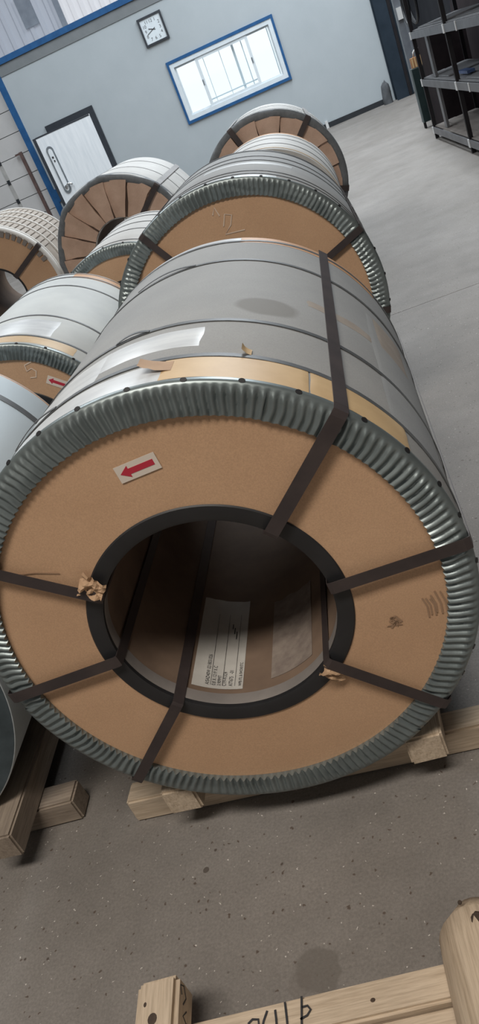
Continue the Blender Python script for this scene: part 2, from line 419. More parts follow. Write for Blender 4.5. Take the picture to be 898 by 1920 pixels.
for x in (-1.41, -.27):
    MB().box(x-.012, x+.012, D-.03, D-.005, 1.80, 1.90).build('latch', 'door_plate', wn)

# door_1
dr = struct(MB().box(DX0, DX1, D-.06, D+.08, 2.22, 2.35).box(DX1-.12, DX1, D-.06, D+.08, 0, 2.22).box(DX0, DX0+.1, D-.06, D+.08, 0, 2.22).build('door_1', 'door_black'),
    'glossy white door standing ajar in a dark frame')
leaf = bpy.data.objects.new('door_leaf', MB().box(-1.37, 0, -.05, 0, .04, 2.20).mesh('door_leaf', 'door_leaf')); COL.objects.link(leaf)
leaf.parent = dr; leaf.location = (-4.02, D-.06, 0); leaf.rotation_euler = (0, 0, R_(7))
MB().box(-1.40, -1.33, -.056, .004, .03, 2.21).box(-1.33, -.01, -.056, .004, 2.185, 2.215).build('leaf_edge', 'door_black', leaf)
m = MB()
pts = []
for k in range(24):
    an = 2*PI*k/24; x = -1.14+.085*math.cos(an); z = (1.86 if math.sin(an) > 0 else 1.02)+.10*math.sin(an)
    pts.append((x, z))
m.add([(x, -.052, z) for x, z in pts]+[(x*1+0, -.075, z) for x, z in pts], [tuple(range(24))[::-1], tuple(range(24, 48))]+[(k, (k+1) % 24, 24+(k+1) % 24, 24+k) for k in range(24)])
m.build('lock_plate', 'door_plate', leaf)
inner = [(-1.14+(x+1.14)*.6, 1.44+(z-1.44)*.9) for x, z in pts]
MB().add([(x, -.075, z) for x, z in inner]+[(x, -.085, z) for x, z in inner], [tuple(range(24))[::-1], tuple(range(24, 48))]+[(k, (k+1) % 24, 24+(k+1) % 24, 24+k) for k in range(24)]).build('plate_inlay', 'door_leaf', leaf)
MB().box(-1.16, -1.12, -.095, -.085, 1.70, 1.74).build('keyhole', 'ink', leaf)
MB().box(-1.15, -1.12, -.095, -.085, 1.62, 1.66).build('keyhole', 'ink', leaf)
MB().tube([(-1.14+.16*t, -.11-.02*math.sin(PI*t), 1.06+.05*math.sin(PI*t)) for t in np.linspace(0, 1, 9)], .022, 8).build('handle', 'chrome', leaf, True)
MB().tube([(-1.14, -.085, 1.06), (-1.14, -.12, 1.06)], .04, 12).build('handle_rose', 'chrome', leaf, True)

# door_2: sectional gate left of the partition
dw = struct(MB().box(-9.9, -5.67, D+.20, D+.26, 0, 3.9).build('door_2', 'wall_band'), 'off-white sectional gate of wide horizontal panels')
ztops = [.30, .74, 1.18, 1.62, 2.06, 2.50, 2.95, 3.42, 3.88]
pz = .0
for zt in ztops:
    MB().box(-9.9, -5.67, D+.15, D+.20, pz+.007, zt-.007).build('panel', 'panel', dw); pz = zt
for x in (-6.48, -7.9):
    MB().box(x-.04, x+.04, D+.135, D+.15, .02, 2.05).build('hinge_strip', 'hinge', dw)
    for z in ztops[:5]:
        MB().box(x-.035, x+.035, D+.115, D+.135, z-.05, z+.05).build('hinge', 'black_trim', dw)
t = thing('steel_post', 'thin rusty brown post with a short crossbar before the sectional gate', 'post', (-5.89, D+.06, 0))
MB().box(-.035, .035, -.03, .03, 0, 2.10).build('upright', 'brown_post', t)
MB().box(-.14, -.036, -.02, .02, 2.05, 2.09).build('crossbar', 'brown_post', t)

# column right of the partition
col = struct(MB().box(2.36, 2.72, 18.86, 18.88, 0, 7.4).box(2.36, 2.72, 19.18, 19.20, 0, 7.4).box(2.53, 2.55, 18.88, 19.18, 0, 7.4).build('trim_5', 'column'),
             'dark blue steel column at the right end of the partition')
MB().box(2.62, 2.68, 18.80, 18.86, .0, 5).build('conduit', 'rack_steel', col)

# ------------------------------------------------------------------ COILS
def mean_cols(): pass
def strap_path(cz, R, r, W, deg, wid, yf, yb=None):
    """closed-looking run: along the body, over the edge, down the face, through the bore"""
    yb = W+.004
    path, nor = [], []
    er = Vector((math.cos(R_(deg)), 0, math.sin(R_(deg)))); ey = Vector((0, 1, 0))
    et = Vector((-math.sin(R_(deg)), 0, math.cos(R_(deg))))
    c = Vector((0, 0, cz))
    N = 12
    for i in range(N+1):
        y = yb-(yb-.012)*i/N
        path.append(c+er*(R+.004)+ey*y); nor.append(er)
    path.append(c+er*(R+.002)+ey*(yf+.004)); nor.append((er-ey).normalized())
    path.append(c+er*(R-.010)+ey*yf); nor.append(-ey)
    for i in range(1, 6):
        rr = (R-.01)-(R-.01-(r+.004))*i/5
        path.append(c+er*rr+ey*yf); nor.append(-ey)
    path.append(c+er*(r-.003)+ey*(yf+.002)); nor.append((-er-ey).normalized())
    for i in range(N+1):
        y = .012+(yb-.012)*i/N
        path.append(c+er*(r-.0035)+ey*y); nor.append(-er)
    return path, [et*wid/2]*len(path), nor
def band_mesh(cz, R, y, wid, th=.0018, n=120, wob=0.0, seed=0):
    m = MB(); pts = []
    for i in range(n):
        d = 360*i/n
        yy = y+wob*nz(math.cos(R_(d))*1.3+seed, math.sin(R_(d))*1.3, seed*.7)
        for rr, dy in ((R, -wid/2), (R, wid/2), (R+th, wid/2), (R+th, -wid/2)):
            pts.append(pl(rr, d, yy+dy, cz))
    m.grid(pts, n, 4, True, True); return m
def patch(cz, d0, d1, y0, y1, r, rag=.0, n=28, nv=6, seed=0, th=.0012):
    m = MB(); pts = []
    for i in range(n):
        u = i/(n-1)
        for j in range(nv):
            v = j/(nv-1)
            d = d0+(d1-d0)*u; y = y0+(y1-y0)*v
            if j == 0: y += rag*nz(d*.11, seed, 1.3)
            if j == nv-1: y += rag*nz(d*.13, seed, 7.3)
            if i in (0, n-1): d += rag*60*nz(v*2.2, seed, 3.1+i)
            e = 0 if 0 < i < n-1 and 0 < j < nv-1 else -th
            pts.append(pl(r+th+e, d, y, cz))
    m.grid(pts, n, nv); return m
def edge_ring(cz, R, ri, d0, d1, ridges, amp, per, lip, ns=10, seed=0, yoff=0, flat=0):
    """one length of corrugated edge protector: lip on the body, rolled corner, fluted flange"""
    m = MB(); pts = []
    n = max(8, int(ridges*(d1-d0)/360*per))
    prof = [(R+.0022, lip), (R+.0026, .008), (R+.0022, .003), (R-.001, -.002), (R-.006, -.0045)]
    radial = [R-.006-(R-.006-ri)*k/ns for k in range(1, ns+1)]
    for i in range(n+1):
        d = d0+(d1-d0)*i/n
        for rr, yy in prof: pts.append(pl(rr, d, yy+yoff if yy < .002 else yy, cz))
        for k, rr in enumerate(radial):
            s = (k+1)/ns
            bend = 1.1*math.sin(s*2.4+nz(d*.05, seed, 1)*3)+1.6*nz(d*.06, s*1.4, seed+5)
            wv = math.sin(R_(d*ridges)+bend)
            am = amp*min(1, .2+s*4.2)*(.85+.35*nz(d*.09, s*1.5, seed+2))
            y = -.0045-am*(wv*.5+.5)**.8+.003*nz(d*.04, s*1.2, seed+9)
            pts.append(pl(rr+ (.0022*wv if k == ns-1 else 0), d, y+yoff, cz))
        pts.append(pl(ri+.001, d, .001, cz))
    m.grid(pts, n+1, len(prof)+ns+1); return m
def lathe(cz, prof, n=128):
    m = MB(); pts = []
    for i in range(n):
        for rr, y in prof: pts.append(pl(rr, 360*i/n, y, cz))
    m.grid(pts, n, len(prof), True, False); return m
def tube_shell(cz, prof, n=128):
    m = MB(); pts = []
    for i in range(n):
        for rr, y in prof: pts.append(pl(rr, 360*i/n, y, cz))
    m.grid(pts, n, len(prof), True, True); return m

def coil(label, x, y, rz, R, ri, rh, r, W, s, wrap='wrap_grey', ridges=178, per=4, straps=(), bands=(), strap_w=.028, face='card',
         ring='flute', segs=((0, 120), (120, 240), (240, 360)), notch=(), n=112, amp=.0065, kraft_n=0):
    cz = R+s
    t = thing('steel_coil', label, 'coil', (x, y, 0), rz)
    # steel body under its wrapping, then the separate wrappings
    lathe(cz, [(r+.002, .006), (rh, .006), (R-.006, .006), (R-.001, .012), (R-.001, W*.5), (R-.001, W-.004), (R-.006, W), (r+.002, W)], n).build('wrapping', wrap, t, 40)
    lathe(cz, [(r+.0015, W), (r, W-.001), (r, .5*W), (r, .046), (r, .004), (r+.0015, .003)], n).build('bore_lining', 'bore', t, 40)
    lathe(cz, [(r-.0005, .046), (r-.0025, .044), (r-.0025, .004), (r-.001, .001)], n).build('bore_lip', 'bore_lip', t, 40)
    if face == 'card':
        m = MB(); pts = []; nr = 6
        for i in range(n):
            d = 360*i/n
            for k in range(nr):
                rr = rh-.004+(ri+.012-rh+.004)*k/(nr-1)
                pts.append(pl(rr, d, .001+.0012*nz(math.cos(R_(d))*3, math.sin(R_(d))*3, rr*9), cz))
            pts.append(pl(ri+.012, d, .0045, cz)); pts.append(pl(rh-.004, d, .0045, cz))
        m.grid(pts, n, nr+2, True, True); m.build('face_board', 'card', t, 40)
        lathe(cz, [(rh+.002, -.0002), (rh-.001, -.0028), (r+.004, -.0028), (r-.003, .0), (r-.003, .010)], n).build('inner_edge_strip', 'black', t, 40)
    if ring == 'flute':
        for q, (d0, d1) in enumerate(segs):
            edge_ring(cz, R, ri, d0, d1+1.4, ridges, amp, per, .014, seed=q*3.7+x*2, yoff=-.0035*(q % 2)).build('edge_protector', 'ring', t, 60)
    if notch:
        nm = MB()
        pts = [(.0065*math.cos(a), .005*math.sin(a)) for a in np.linspace(0, 2*PI, 11)[:-1]]
        nm.add([(u, v, -.002) for u, v in pts]+[(u, v, .0006) for u, v in pts], [tuple(range(10))[::-1], tuple(range(10, 20))]+[(k, (k+1) % 10, 10+(k+1) % 10, 10+k) for k in range(10)])
        me = nm.mesh('notch', 'black')
        for d, yy in notch:
            o = link('notch', me, t)
            er = Vector((math.cos(R_(d)), 0, math.sin(R_(d)))); et = Vector((-math.sin(R_(d)), 0, math.cos(R_(d))))
            nn = (er-Vector((0, .75, 0))).normalized(); mm = Matrix((et, nn.cross(et), nn)).transposed().to_4x4(); mm.translation = pl(R+.0026, d, .0022, cz)
            o.matrix_local = mm
    for d in straps:
        wv, wd = (d, strap_w) if not isinstance(d, tuple) else d
        p, ws, ns_ = strap_path(cz, R, r, W, wv, wd, -.0155 if ring == 'flute' else -.022)
        MB().ribbon(p, ws, ns_, .0016).build('strap', 'strap', t)
    for yy, wd, mt in bands:
        band_mesh(cz, R, yy, wd, wob=.012, seed=yy*3+x).build('band', mt, t, 40)
    return t, cz

# --- the big coil in front
MX, MY, MRZ, MR, MRI, MRH, Mr, MW = -.4533, 1.3155, -.0356, .539, .475, .2842, .252, 1.2662
MS = .1007; MAINZ = MR+MS
MAT['wrap_main'] = wrap_main_mat()
notches = [(d, .009) for d in (52.6, 63.5, 74.6, 85.8, 96.7, 106.7, 116.5, 127, 38.8, 28.1, 18, 9.5, -2.5, -9, -17, -26, -34, -52, -61, -70, -95, -107, -118, -128, -145, 158, 170, -163)]
mc, mz = coil('big grey wrapped coil nearest the camera with a red arrow sticker on its face', MX, MY, MRZ, MR, MRI, MRH, Mr, MW, MS,
    wrap='wrap_main', per=8, straps=((44, .030), (3.4, .028), (-42.8, .027), (-134.3, .026), (-175, .028), (145, .027)),
    segs=((57, 190), (190, 305), (305, 417)), notch=notches, n=160, amp=.0085,
    bands=((.130, .018, 'band'), (.366, .017, 'band'), (.945, .016, 'band'), (1.215, .018, 'band')))
# white film and tapes on its outside
patch(mz, 78, 137, .015, .116, MR-.0008, .004, 40, 6, 1).build('white_film', 'film', mc, 50)
patch(mz, 74, 98, .20, .325, MR-.0008, .008, 24, 6, 2).build('white_film', 'film', mc, 50)
patch(mz, 97.5, 128, .146, .33, MR-.0008, .01, 24, 6, 3).build('white_film', 'film', mc, 50)
patch(mz, 50.5, 80, .018, .128, MR+.0004, .004, 40, 6, 4).build('tape', 'tan_tape', mc, 50)
patch(mz, 26.5, 50, .014, .135, MR+.0002, .012, 30, 6, 5).build('tape', 'tan_tape', mc, 50)
patch(mz, 22, 72, 1.19, 1.262, MR-.0006, .004, 40, 5, 6).build('tape', 'orange_tape', mc, 50)
patch(mz, 72, 118, 1.20, 1.262, MR-.0006, .004, 40, 5, 7).build('white_film', 'film', mc, 50)
patch(mz, 30, 50, .585, .64, MR-.0008, .012, 20, 4, 8).build('tape', 'tan_card', mc, 50, label='dull tan paper strip on the grey wrapping')
patch(mz, 8, 30, .14, .86, MR-.0008, .02, 30, 6, 9).build('paper_overlap', 'wrap_grey', mc, 50)
patch(mz, 14, 27, .62, .86, MR+.0004, .015, 16, 5, 10).build('tape', 'tan_card', mc, 50)
# torn tape curls
def curl(cz, d0, y0, L, wd, lift, mat, parent, R, name='tape_flap', seed=0, face=False):
    m = MB(); pts = []
    for i in range(7):
        u = i/6
        for j in range(4):
            v = j/3-.5
            h = lift*u*u+.006*abs(nz(u*3, v*3, seed))*u
            pts.append(pl(R+.002+h, d0+L*u/R*57.3, y0+wd*v+.01*u*nz(seed, u*2, v), cz))
    m.grid(pts, 7, 4); return m.build(name, mat, parent, True)
curl(mz, 78, .088, .06, .05, .018, 'crumple', mc, MR, seed=3)
curl(mz, 62.5, .158, .02, .03, .010, 'tan_tape', mc, MR, seed=5)
def crumple(parent, cz, rr, d, w_, h_, seed, lift):
    m = MB(); pts = []; N = 9
    for i in range(N):
        for j in range(N):
            u, v = i/(N-1)-.5, j/(N-1)-.5
            p = pl(rr+v*h_*(1+.3*nz(u*3, seed, 2)), d+u*w_/rr*57.3*(1+.4*nz(seed, v*3, 1)), -.006-abs(lift*(1.2*nz(u*2.2+seed, v*2.2, seed)+.2*nz(u*5, v*5, seed)))-.3*lift*(.5-v), cz)
            pts.append(p)
    m.grid(pts, N, N); return m.build('paper_scrap', 'crumple', parent)
crumple(mc, mz, .277, 140.5, .045, .055, 3.1, .035)
crumple(mc, mz, .278, -48, .028, .062, 8.7, .02)
# buckles where the thin bands overlap
for yy, d0, d1 in ((.945, 84, 104), (.366, 88, 97), (.130, 107, 122)):
    p = [pl(MR+.0022+.004*math.sin(PI*u), d0+(d1-d0)*u, yy+.010*math.sin(PI*u*1.0)+.006*u, mz) for u in np.linspace(0, 1, 14)]
    MB().ribbon(p, [Vector((0, .006, 0))]*14, [(q-Vector((0, q.y, mz))).normalized() for q in p], .0016).build('band_tail', 'band', mc)
# arrow sticker
def arrow_sticker(parent, cz, rr, deg, tilt, w_, h_, y=-.0005):
    c = pl(rr, deg, y, cz)
    e1 = Vector((math.cos(R_(tilt)), 0, math.sin(R_(tilt)))); e2 = Vector((-e1.z, 0, e1.x)); ey = Vector((0, -1, 0))
    P = lambda a, b_, d: c+e1*a+e2*b_+ey*d
    q = [(-w_/2, -h_/2), (w_/2, -h_/2), (w_/2, h_/2), (-w_/2, h_/2)]
    s_ = MB().add([P(a, b_, 0) for a, b_ in q]+[P(a, b_, .0006) for a, b_ in q], [(0, 1, 2, 3), (7, 6, 5, 4), (0, 4, 5, 1), (1, 5, 6, 2), (2, 6, 7, 3), (3, 7, 4, 0)]).build('sticker', 'sticker', parent, label='white sticker printed with a red arrow pointing left')
    ar = [(-.42, 0), (-.20, .36), (-.20, .17), (.40, .17), (.40, -.17), (-.20, -.17), (-.20, -.36)]
    k = len(ar)
    MB().add([P(a*w_, b_*h_, .0005) for a, b_ in ar]+[P(a*w_, b_*h_, .0011) for a, b_ in ar], [tuple(range(k)), tuple(range(k, 2*k))[::-1]]+[(i, (i+1) % k, k+(i+1) % k, k+i) for i in range(k)]).build('arrow', 'red', s_)
arrow_sticker(mc, mz, .391, 91.3, 4, .088, .036)
# chalk / dirt strokes on a face
def strokes(parent, cz, x0, z0, scale, lines, mat, wd, name, y=-.0006):
    for ln in lines:
        p = [Vector((x0+a*scale, y, cz+z0+b_*scale)) for a, b_ in ln]
        ws = []
        for i in range(len(p)):
            d = (p[min(i+1, len(p)-1)]-p[max(i-1, 0)]).normalized(); ws.append(Vector((-d.z, 0, d.x))*wd/2)
        MB().ribbon(p, ws, [Vector((0, -1, 0))]*len(p), .0004).build(name, mat, parent)
random.seed(3)
sm = []
for k in range(6):
    a0_ = random.uniform(-.012, .012); sm.append([(a0_+k*.006, -.03+random.uniform(-.008, .008)), (a0_+k*.006+.003, .0), (a0_+k*.006-.002, .025+random.uniform(-.01, .01))])
strokes(mc, mz, .425, -.100, 1, sm, 'smear', .0035, 'dirt_mark')
sm = [[(random.uniform(-.02, .02), random.uniform(-.015, .015)) for _ in range(4)] for k in range(4)]
strokes(mc, mz, .345, -.118, 1, sm, 'smear', .005, 'dirt_mark')
strokes(mc, mz, .283, -.284, 1, [[(-.008, -.004), (.0, .004), (.006, -.006), (.012, .006)], [(-.004, -.008), (.008, -.002)]], 'smear', .0025, 'dirt_mark')
strokes(mc, mz, -.29, .245, 1, [[(-.11, .012), (-.03, -.004), (.02, -.022)]], 'smear', .0018, 'dirt_mark')
# labels inside the bore
def bore_label(parent, cz, d0, d1, y0, y1, r, mat, name, lab, torn=.012, seed=0):
    m = MB(); pts = []; n, nv = 16, 12
    for i in range(n):
        for j in range(nv):
            u, v = i/(n-1), j/(nv-1)
            yy = y0+(y1-y0)*v+(torn*nz(u*4, seed, 2) if j == nv-1 else 0)
            wr = .004*max(0, nz(u*3+seed, v*6, 4))*(v > .5)
            pts.append(pl(r-.0012-wr, d0+(d1-d0)*u, yy, cz))
    m.grid(pts, n, nv); return m.build(name, mat, parent, True, label=lab)
lb = bore_label(mc, mz, -129, -101, .060, .400, Mr, 'paper_label', 'paper_label', 'white printed paper label inside the bore', seed=2)
bore_label(mc, mz, -85, -57, .075, .37, Mr, 'film_label', 'faded_label', 'faded brown see-through label inside the bore', .02, 5)
rows = [('A/SAD40W 0218031026', -119.7, .0135), ('0.8 X 1219 X C', -116.0, .0135), ('3.909MT', -113.2, .0125), ('CT9-41324', -110.3, .0135), ('A77675   -01', -106.8, .0135), ('WPB ITL & SWD/8 ETC', -101.9, .0105)]
for txt, d0, size in rows:
    me = text_mesh(txt, size, 'ink')
    co = [v.co.copy() for v in me.vertices]
    for v, q in zip(me.vertices, co):
        d = R_(d0)-(q.y-.000)/Mr
        v.co = pl(Mr-.0020, math.degrees(d), .070+q.x*.78, mz)
    link('lettering', me, lb)
for d0 in (-118.9, -112.4, -105.6):
    patch(mz, d0, d0+.16, .07, .34, Mr-.0031, 0, 3, 6).build('rule_line', 'ink', lb)
strokes_l = []
for k in range(3):
    patch(mz, -107.5-k*1.3, -107.0-k*1.3, .24+.02*k, .27+.015*k, Mr-.0031, 0, 3, 3).build('pen_mark', 'ink', lb)

# --- the row behind it
bc, bz = coil('second coil of the middle row, faint chalk 2 on its brown face', -.395, 3.315, -.012, .584, .517, .29, .252, 1.12, .105,
    per=4, straps=(21, -14.7, -50, -130, 178, 121), bands=((.10, .014, 'band'), (.20, .012, 'band'), (.62, .012, 'band'), (.80, .014, 'band'), (1.06, .014, 'band'), (1.09, .012, 'band')),
    notch=[(d, .014) for d in range(-176, 180, 11)], segs=((20, 134), (134, 250), (250, 380)), amp=.008)
patch(bz, 53, 93, .47, .545, .584-.0008, .01, 40, 5, 12).build('white_film', 'film', bc, 50)
patch(bz, 60, 150, .034, .09, .584-.0008, .004, 40, 5, 13).build('white_film', 'film', bc, 50)
strokes(bc, bz, .068, .418, .085, [[(-.45, -.05), (-.2, .45), (.1, .3), (-.1, -.1), (-.5, -.42), (.45, -.55)], [(-.75, .6), (-.55, .9), (-.45, .45)]], 'chalk', .005, 'chalk_mark')
cc, cz_ = coil('small white wrapped coil third in the middle row, mostly hidden behind the second', -.316, 5.68, -.036, .526, .463, .29, .252, 1.20, .10,
    wrap='wrap_white', per=4, ring=None, straps=(-60, 180, 215), bands=((.04, .02, 'tan_tape'), (.35, .012, 'band'), (.72, .010, 'band'), (1.0, .012, 'band')))
patch(cz_, 40, 120, 1.13, 1.196, .526-.0006, .004, 40, 5, 21).build('tape', 'orange_tape', cc, 50)

# coils with a face of folded kraft paper and a cloth-grey rim
def kraft_coil(label, x, y, rz, R, ri, rh, W, s, folds, straps, wrap, poly=0, bands=()):
    t, cz = coil(label, x, y, rz, R, ri, rh, rh-.012, W, s, wrap=wrap, face='kraft', ring=None, straps=(), bands=bands)
    # rim: a bound roll, slightly faceted where the paper is folded over
    m = MB(); pts = []; N = 128
    prof = [(R+.003, .05), (R+.006, .012), (R+.004, -.006), (R-.012, -.016), (R-.03, -.017), (ri+.006, -.014), (ri, -.006), (ri, .004)]
    for i in range(N):
        d = 360*i/N
        f = 1.0
        if poly:
            vv = list(poly)+[poly[0]+360]; dd = d if d >= poly[0] else d+360
            if dd >= vv[-1]: dd -= 360
            q = max(k for k in range(len(poly)) if vv[k] <= dd); hw = (vv[q+1]-vv[q])/2
            f = math.cos(R_(hw))/math.cos(R_(dd-vv[q]-hw)); f = .45*f+.55+.012
        for rr, yy in prof: pts.append(pl(max(R*.5, rr*f if yy < .04 else rr), d, yy+.003*nz(d*.2, yy*50, x), cz))
    m.grid(pts, N, len(prof), True, False); m.build('edge_binding', 'ring_cloth', t, 50)
    stp = 360/folds
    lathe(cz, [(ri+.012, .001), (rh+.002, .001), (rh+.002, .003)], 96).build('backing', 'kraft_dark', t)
    for k in range(folds):
        a0_ = k*stp+2*nz(k*.7, x, 2); mm = MB(); pts = []
        for i in range(6):
            u = i/5
            for j in range(6):
                v = j/5
                rr = rh+(ri+.010-rh)*v
                d = a0_+(stp-.05-.5*abs(nz(k, v*2, 3)))*u+(5*(1-v))*(.5-u)*.5+2.0*nz(k*1.3, v*2.2, 1)
                yy = -.003-(.012+.014*v)*(1-u)+.009*nz(u*2.4+k, v*3, x)
                pts.append(pl(rr, d, yy, cz))
        mm.grid(pts, 6, 6)
        e = pts[:6]
        mm.add([q for q in e]+[q+Vector((0, .024, 0)) for q in e], [(j, j+1, 7+j, 6+j) for j in range(5)])
        mm.build('paper_fold', 'kraft', t, 35)
    for d in straps:
        p, ws, ns_ = strap_path(cz, R+.004, rh-.014, W, d, .045, -.034)
        MB().ribbon(p[12:], ws[12:], ns_[12:], .002).build('strap', 'strap', t)
        MB().ribbon(p[:13], ws[:13], ns_[:13], .002).build('strap', 'lit_strap', t, label='outer run of the strap, painted pale as if lit')  # lit copy of the strap colour for the outside run
    return t, cz
dc, dz = kraft_coil('last coil of the middle row, face of folded brown paper with grey rim', -.247, 7.088, -.011, .602, .545, .285, 1.20, .10, 16, (45, 110, -20, -90, 190), 'wrap_white',
    bands=((.25, .012, 'band'), (.55, .012, 'band'), (.8, .012, 'band')))
ec, ez = kraft_coil('large coil before the white door with pleated brown paper face', -1.66, 7.1, -.036, .620, .565, .271, 1.235, .10, 17, (39, -40, -130), 'wrap_white', poly=(-5, 40, 86, 128, 172, 220, 265, 310),
    bands=((.45, .008, 'band'), (.9, .008, 'band')))
fc, fz = coil('small white coil between the pleated coil and the second middle coil, fluted grey rim', -1.175, 4.50, 0, .489, .425, .29, .252, 1.14, .10,
    wrap='wrap_white', per=4, straps=(30, -60, 200), bands=((.10, .010, 'band'), (.45, .010, 'band'), (.70, .010, 'band'), (.95, .010, 'band'), (1.08, .010, 'band')),
    notch=[(d, .014) for d in range(-176, 180, 14)], amp=.008)
gc, gz = coil('pale wrapped coil at left with chalk 5 and red arrow on its face', -1.462, 3.0, .006, .478, .415, .279, .252, 1.27, .112,
    wrap='wrap_pale', per=4, straps=(-30, -100, 190), bands=((.13, .012, 'band'), (.42, .013, 'band'), (.98, .012, 'band'), (1.17, .012, 'band'), (1.24, .010, 'band')),
    notch=[(d, .014) for d in range(-171, 180, 14)], amp=.0085)
patch(gz, 40, 122, .034, .115, .478-.0006, .006, 40, 6, 31).build('tape', 'tan_tape', gc, 50)
patch(gz, 20, 70, 1.16, 1.262, .478-.0006, .006, 40, 5, 32).build('tape', 'orange_tape', gc, 50)
patch(gz, 55, 100, .15, .36, .478-.0008, .02, 30, 6, 33).build('white_film', 'film', gc, 50)
strokes(gc, gz, .188, .322, .065, [[(.3, .5), (-.2, .45), (-.25, .05), (.1, .12), (.3, -.15), (.1, -.5), (-.25, -.4)]], 'chalk', .005, 'chalk_mark')
arrow_sticker(gc, gz, .356, 42, -41, .085, .036)

# --- bare coil front left
t, hz = thing('steel_coil', 'bare bluish steel coil at the left edge with one grey band, no wrapping', 'coil', (-1.613, 1.428, 0), .008), .643
HR, HW = .544, 1.207
lathe(hz, [(.254, 0), (.30, .0), (.40, .003), (HR-.002, 0), (HR, .003), (HR, HW*.5), (HR, HW-.003), (HR-.002, HW), (.254, HW), (.254, HW*.5), (.254, 0)], 144).build('sheet_roll', 'steel_bare', t, 40)
lathe(hz, [(HR-.004, -.001), (.256, -.001), (.256, .004)], 96).build('roll_edge', 'steel_edge', t, 40)
band_mesh(hz, HR, HW-.17, .032, .0018).build('band', 'band', t, 40)
band_mesh(hz, HR, .25, .032, .0018).build('band', 'band', t, 40)
patch(hz, 20, 120, HW-.018, HW-.001, HR-.0006, .0, 40, 3, 41).build('rust_edge', 'orange_tape', t, 50)
MB().ribbon([pl(HR+.003, d, HW-.17, hz) for d in np.linspace(52, 60, 6)], [Vector((0, .018, 0))]*6, [Vector((math.cos(R_(d)), 0, math.sin(R_(d)))) for d in np.linspace(52, 60, 6)], .003).build('band_seal', 'strap', t)

# --- netted coil far left
IR, IW, IX, IY = .630, 1.177, -2.985, 7.213
t, iz = coil('coil at the far left edge under a net of white cords and tan tiles', IX, IY, .042, IR, .60, .275, .262, IW, .10,
    wrap='tan_card', face='card', ring=None, straps=(), bands=())
tm = MB()
dstep = 4.6; half = dstep*.40
pts = []
for u in (-1, 0, 1):
    for v in (-1, 1): pts.append(pl(IR+.002, 90+u*half, v*.118, 0))
for u in (-1, 0, 1):
    for v in (-1, 1): pts.append(pl(IR+.010, 90+u*half*.9, v*.112, 0))
tm.add(pts, [(6, 7, 9, 8), (8, 9, 11, 10), (0, 1, 7, 6), (4, 10, 11, 5), (0, 6, 8, 2), (2, 8, 10, 4), (1, 3, 9, 7), (3, 5, 11, 9)])
tme = tm.mesh('tile', 'tan_card')
for rw in range(4):
    for k in range(-14, 18):
        d = 90+k*dstep+(dstep*.0)
        link('tile', tme, t, (0, .17+rw*.275, iz), (0, -R_(d-90), 0))
for yy in (.035, .31, .585, .86, 1.14):
    m = MB().tube([pl(IR+.012, d, yy+.006*nz(d*.05, yy, 1), iz) for d in range(0, 360, 4)], .009 if yy > .04 else .012, 6, True); m.build('cord', 'cord', t, True)
m = MB(); pts = []
for i in range(96):
    for rr, yy in ((IR+.012, .03), (IR+.010, -.010), (IR-.012, -.016), (IR-.03, -.008)): pts.append(pl(rr, 360*i/96, yy, iz))
m.grid(pts, 96, 4, True); m.build('edge_binding', 'cord', t, True)
tb = MB().add([pl(IR-.02, 88.2, -.006, 0), pl(IR-.02, 91.8, -.006, 0), pl(.555, 91.6, -.004, 0), pl(.555, 88.4, -.004, 0), pl(IR-.02, 88.2, -.014, 0), pl(IR-.02, 91.8, -.014, 0), pl(.555, 91.6, -.008, 0), pl(.555, 88.4, -.008, 0)],
    [(4, 5, 6, 7), (0, 1, 5, 4), (1, 2, 6, 5), (2, 3, 7, 6), (3, 0, 4, 7)]).mesh('paper_tab', 'shelf_wood')
for k in range(-14, 22):
    link('paper_tab', tb, t, (0, 0, iz), (0, -R_(k*5.2), 0))
p, ws, ns_ = strap_path(iz, IR+.012, .262, IW, 27.5, .045, -.018); p, ws, ns_ = p[12:21], ws[12:21], ns_[12:21]; MB().ribbon(p, ws, ns_, .002).build('strap', 'strap', t)

# ------------------------------------------------------------------ SKIDS (timber cradles)
def beam(parent, x0, x1, y0, y1, z0, z1, mat, name='beam', ch=.006, seed=0):
    """bevelled timber, its grain along the longer side (object X)"""
    lx, ly, lz = x1-x0, y1-y0, z1-z0
    along_y = ly > lx
    L, Wd = (ly, lx) if along_y else (lx, ly)
    bm = bmesh.new(); bmesh.ops.create_cube(bm, size=1)
    for v in bm.verts: v.co = Vector((v.co.x*L, v.co.y*Wd, v.co.z*lz))
    bmesh.ops.bevel(bm, geom=[e for e in bm.edges], offset=ch, segments=2, affect='EDGES')
    for v in bm.verts:
        v.co += Vector((nz(v.co.y*20, v.co.z*20, seed), nz(v.co.x*3, seed, 1), nz(v.co.x*3, seed, 5)))*.003
    me = bpy.data.meshes.new(name); bm.to_mesh(me); bm.free(); me.materials.append(MAT[mat])
    return link(name, me, parent, ((x0+x1)/2, (y0+y1)/2, (z0+z1)/2), (0, 0, PI/2 if along_y else 0))
def skid(label, x, y, rz, R, s, W, mat='pine', ext=(-.53, .53), y1=.09, zt=.165, dy=.012, xw=.072, yw=.09, fat=.004):
    k = thing('timber_skid', label, 'skid', (x, y, 0), rz)
    cz = R+s
    dx = math.sqrt((R+fat)**2-(cz-zt)**2)+.006
    for yy in (y1, W-.25):
        beam(k, ext[0] if yy == y1 else -.43, ext[1] if yy == y1 else .43, yy, yy+xw, 0, .080, mat, seed=yy+x)
    for sg in (-1, 1):
        a, b2 = sorted((sg*dx, sg*(dx+yw)))
        beam(k, a, b2, dy, W-.05, .081, zt, mat, seed=sg+x)
    return k
skid('pale timber skid under the big nearest coil, its crossbeam reaching out on both sides', MX, MY, MRZ, MR, MS, MW, ext=(-.515, .62))
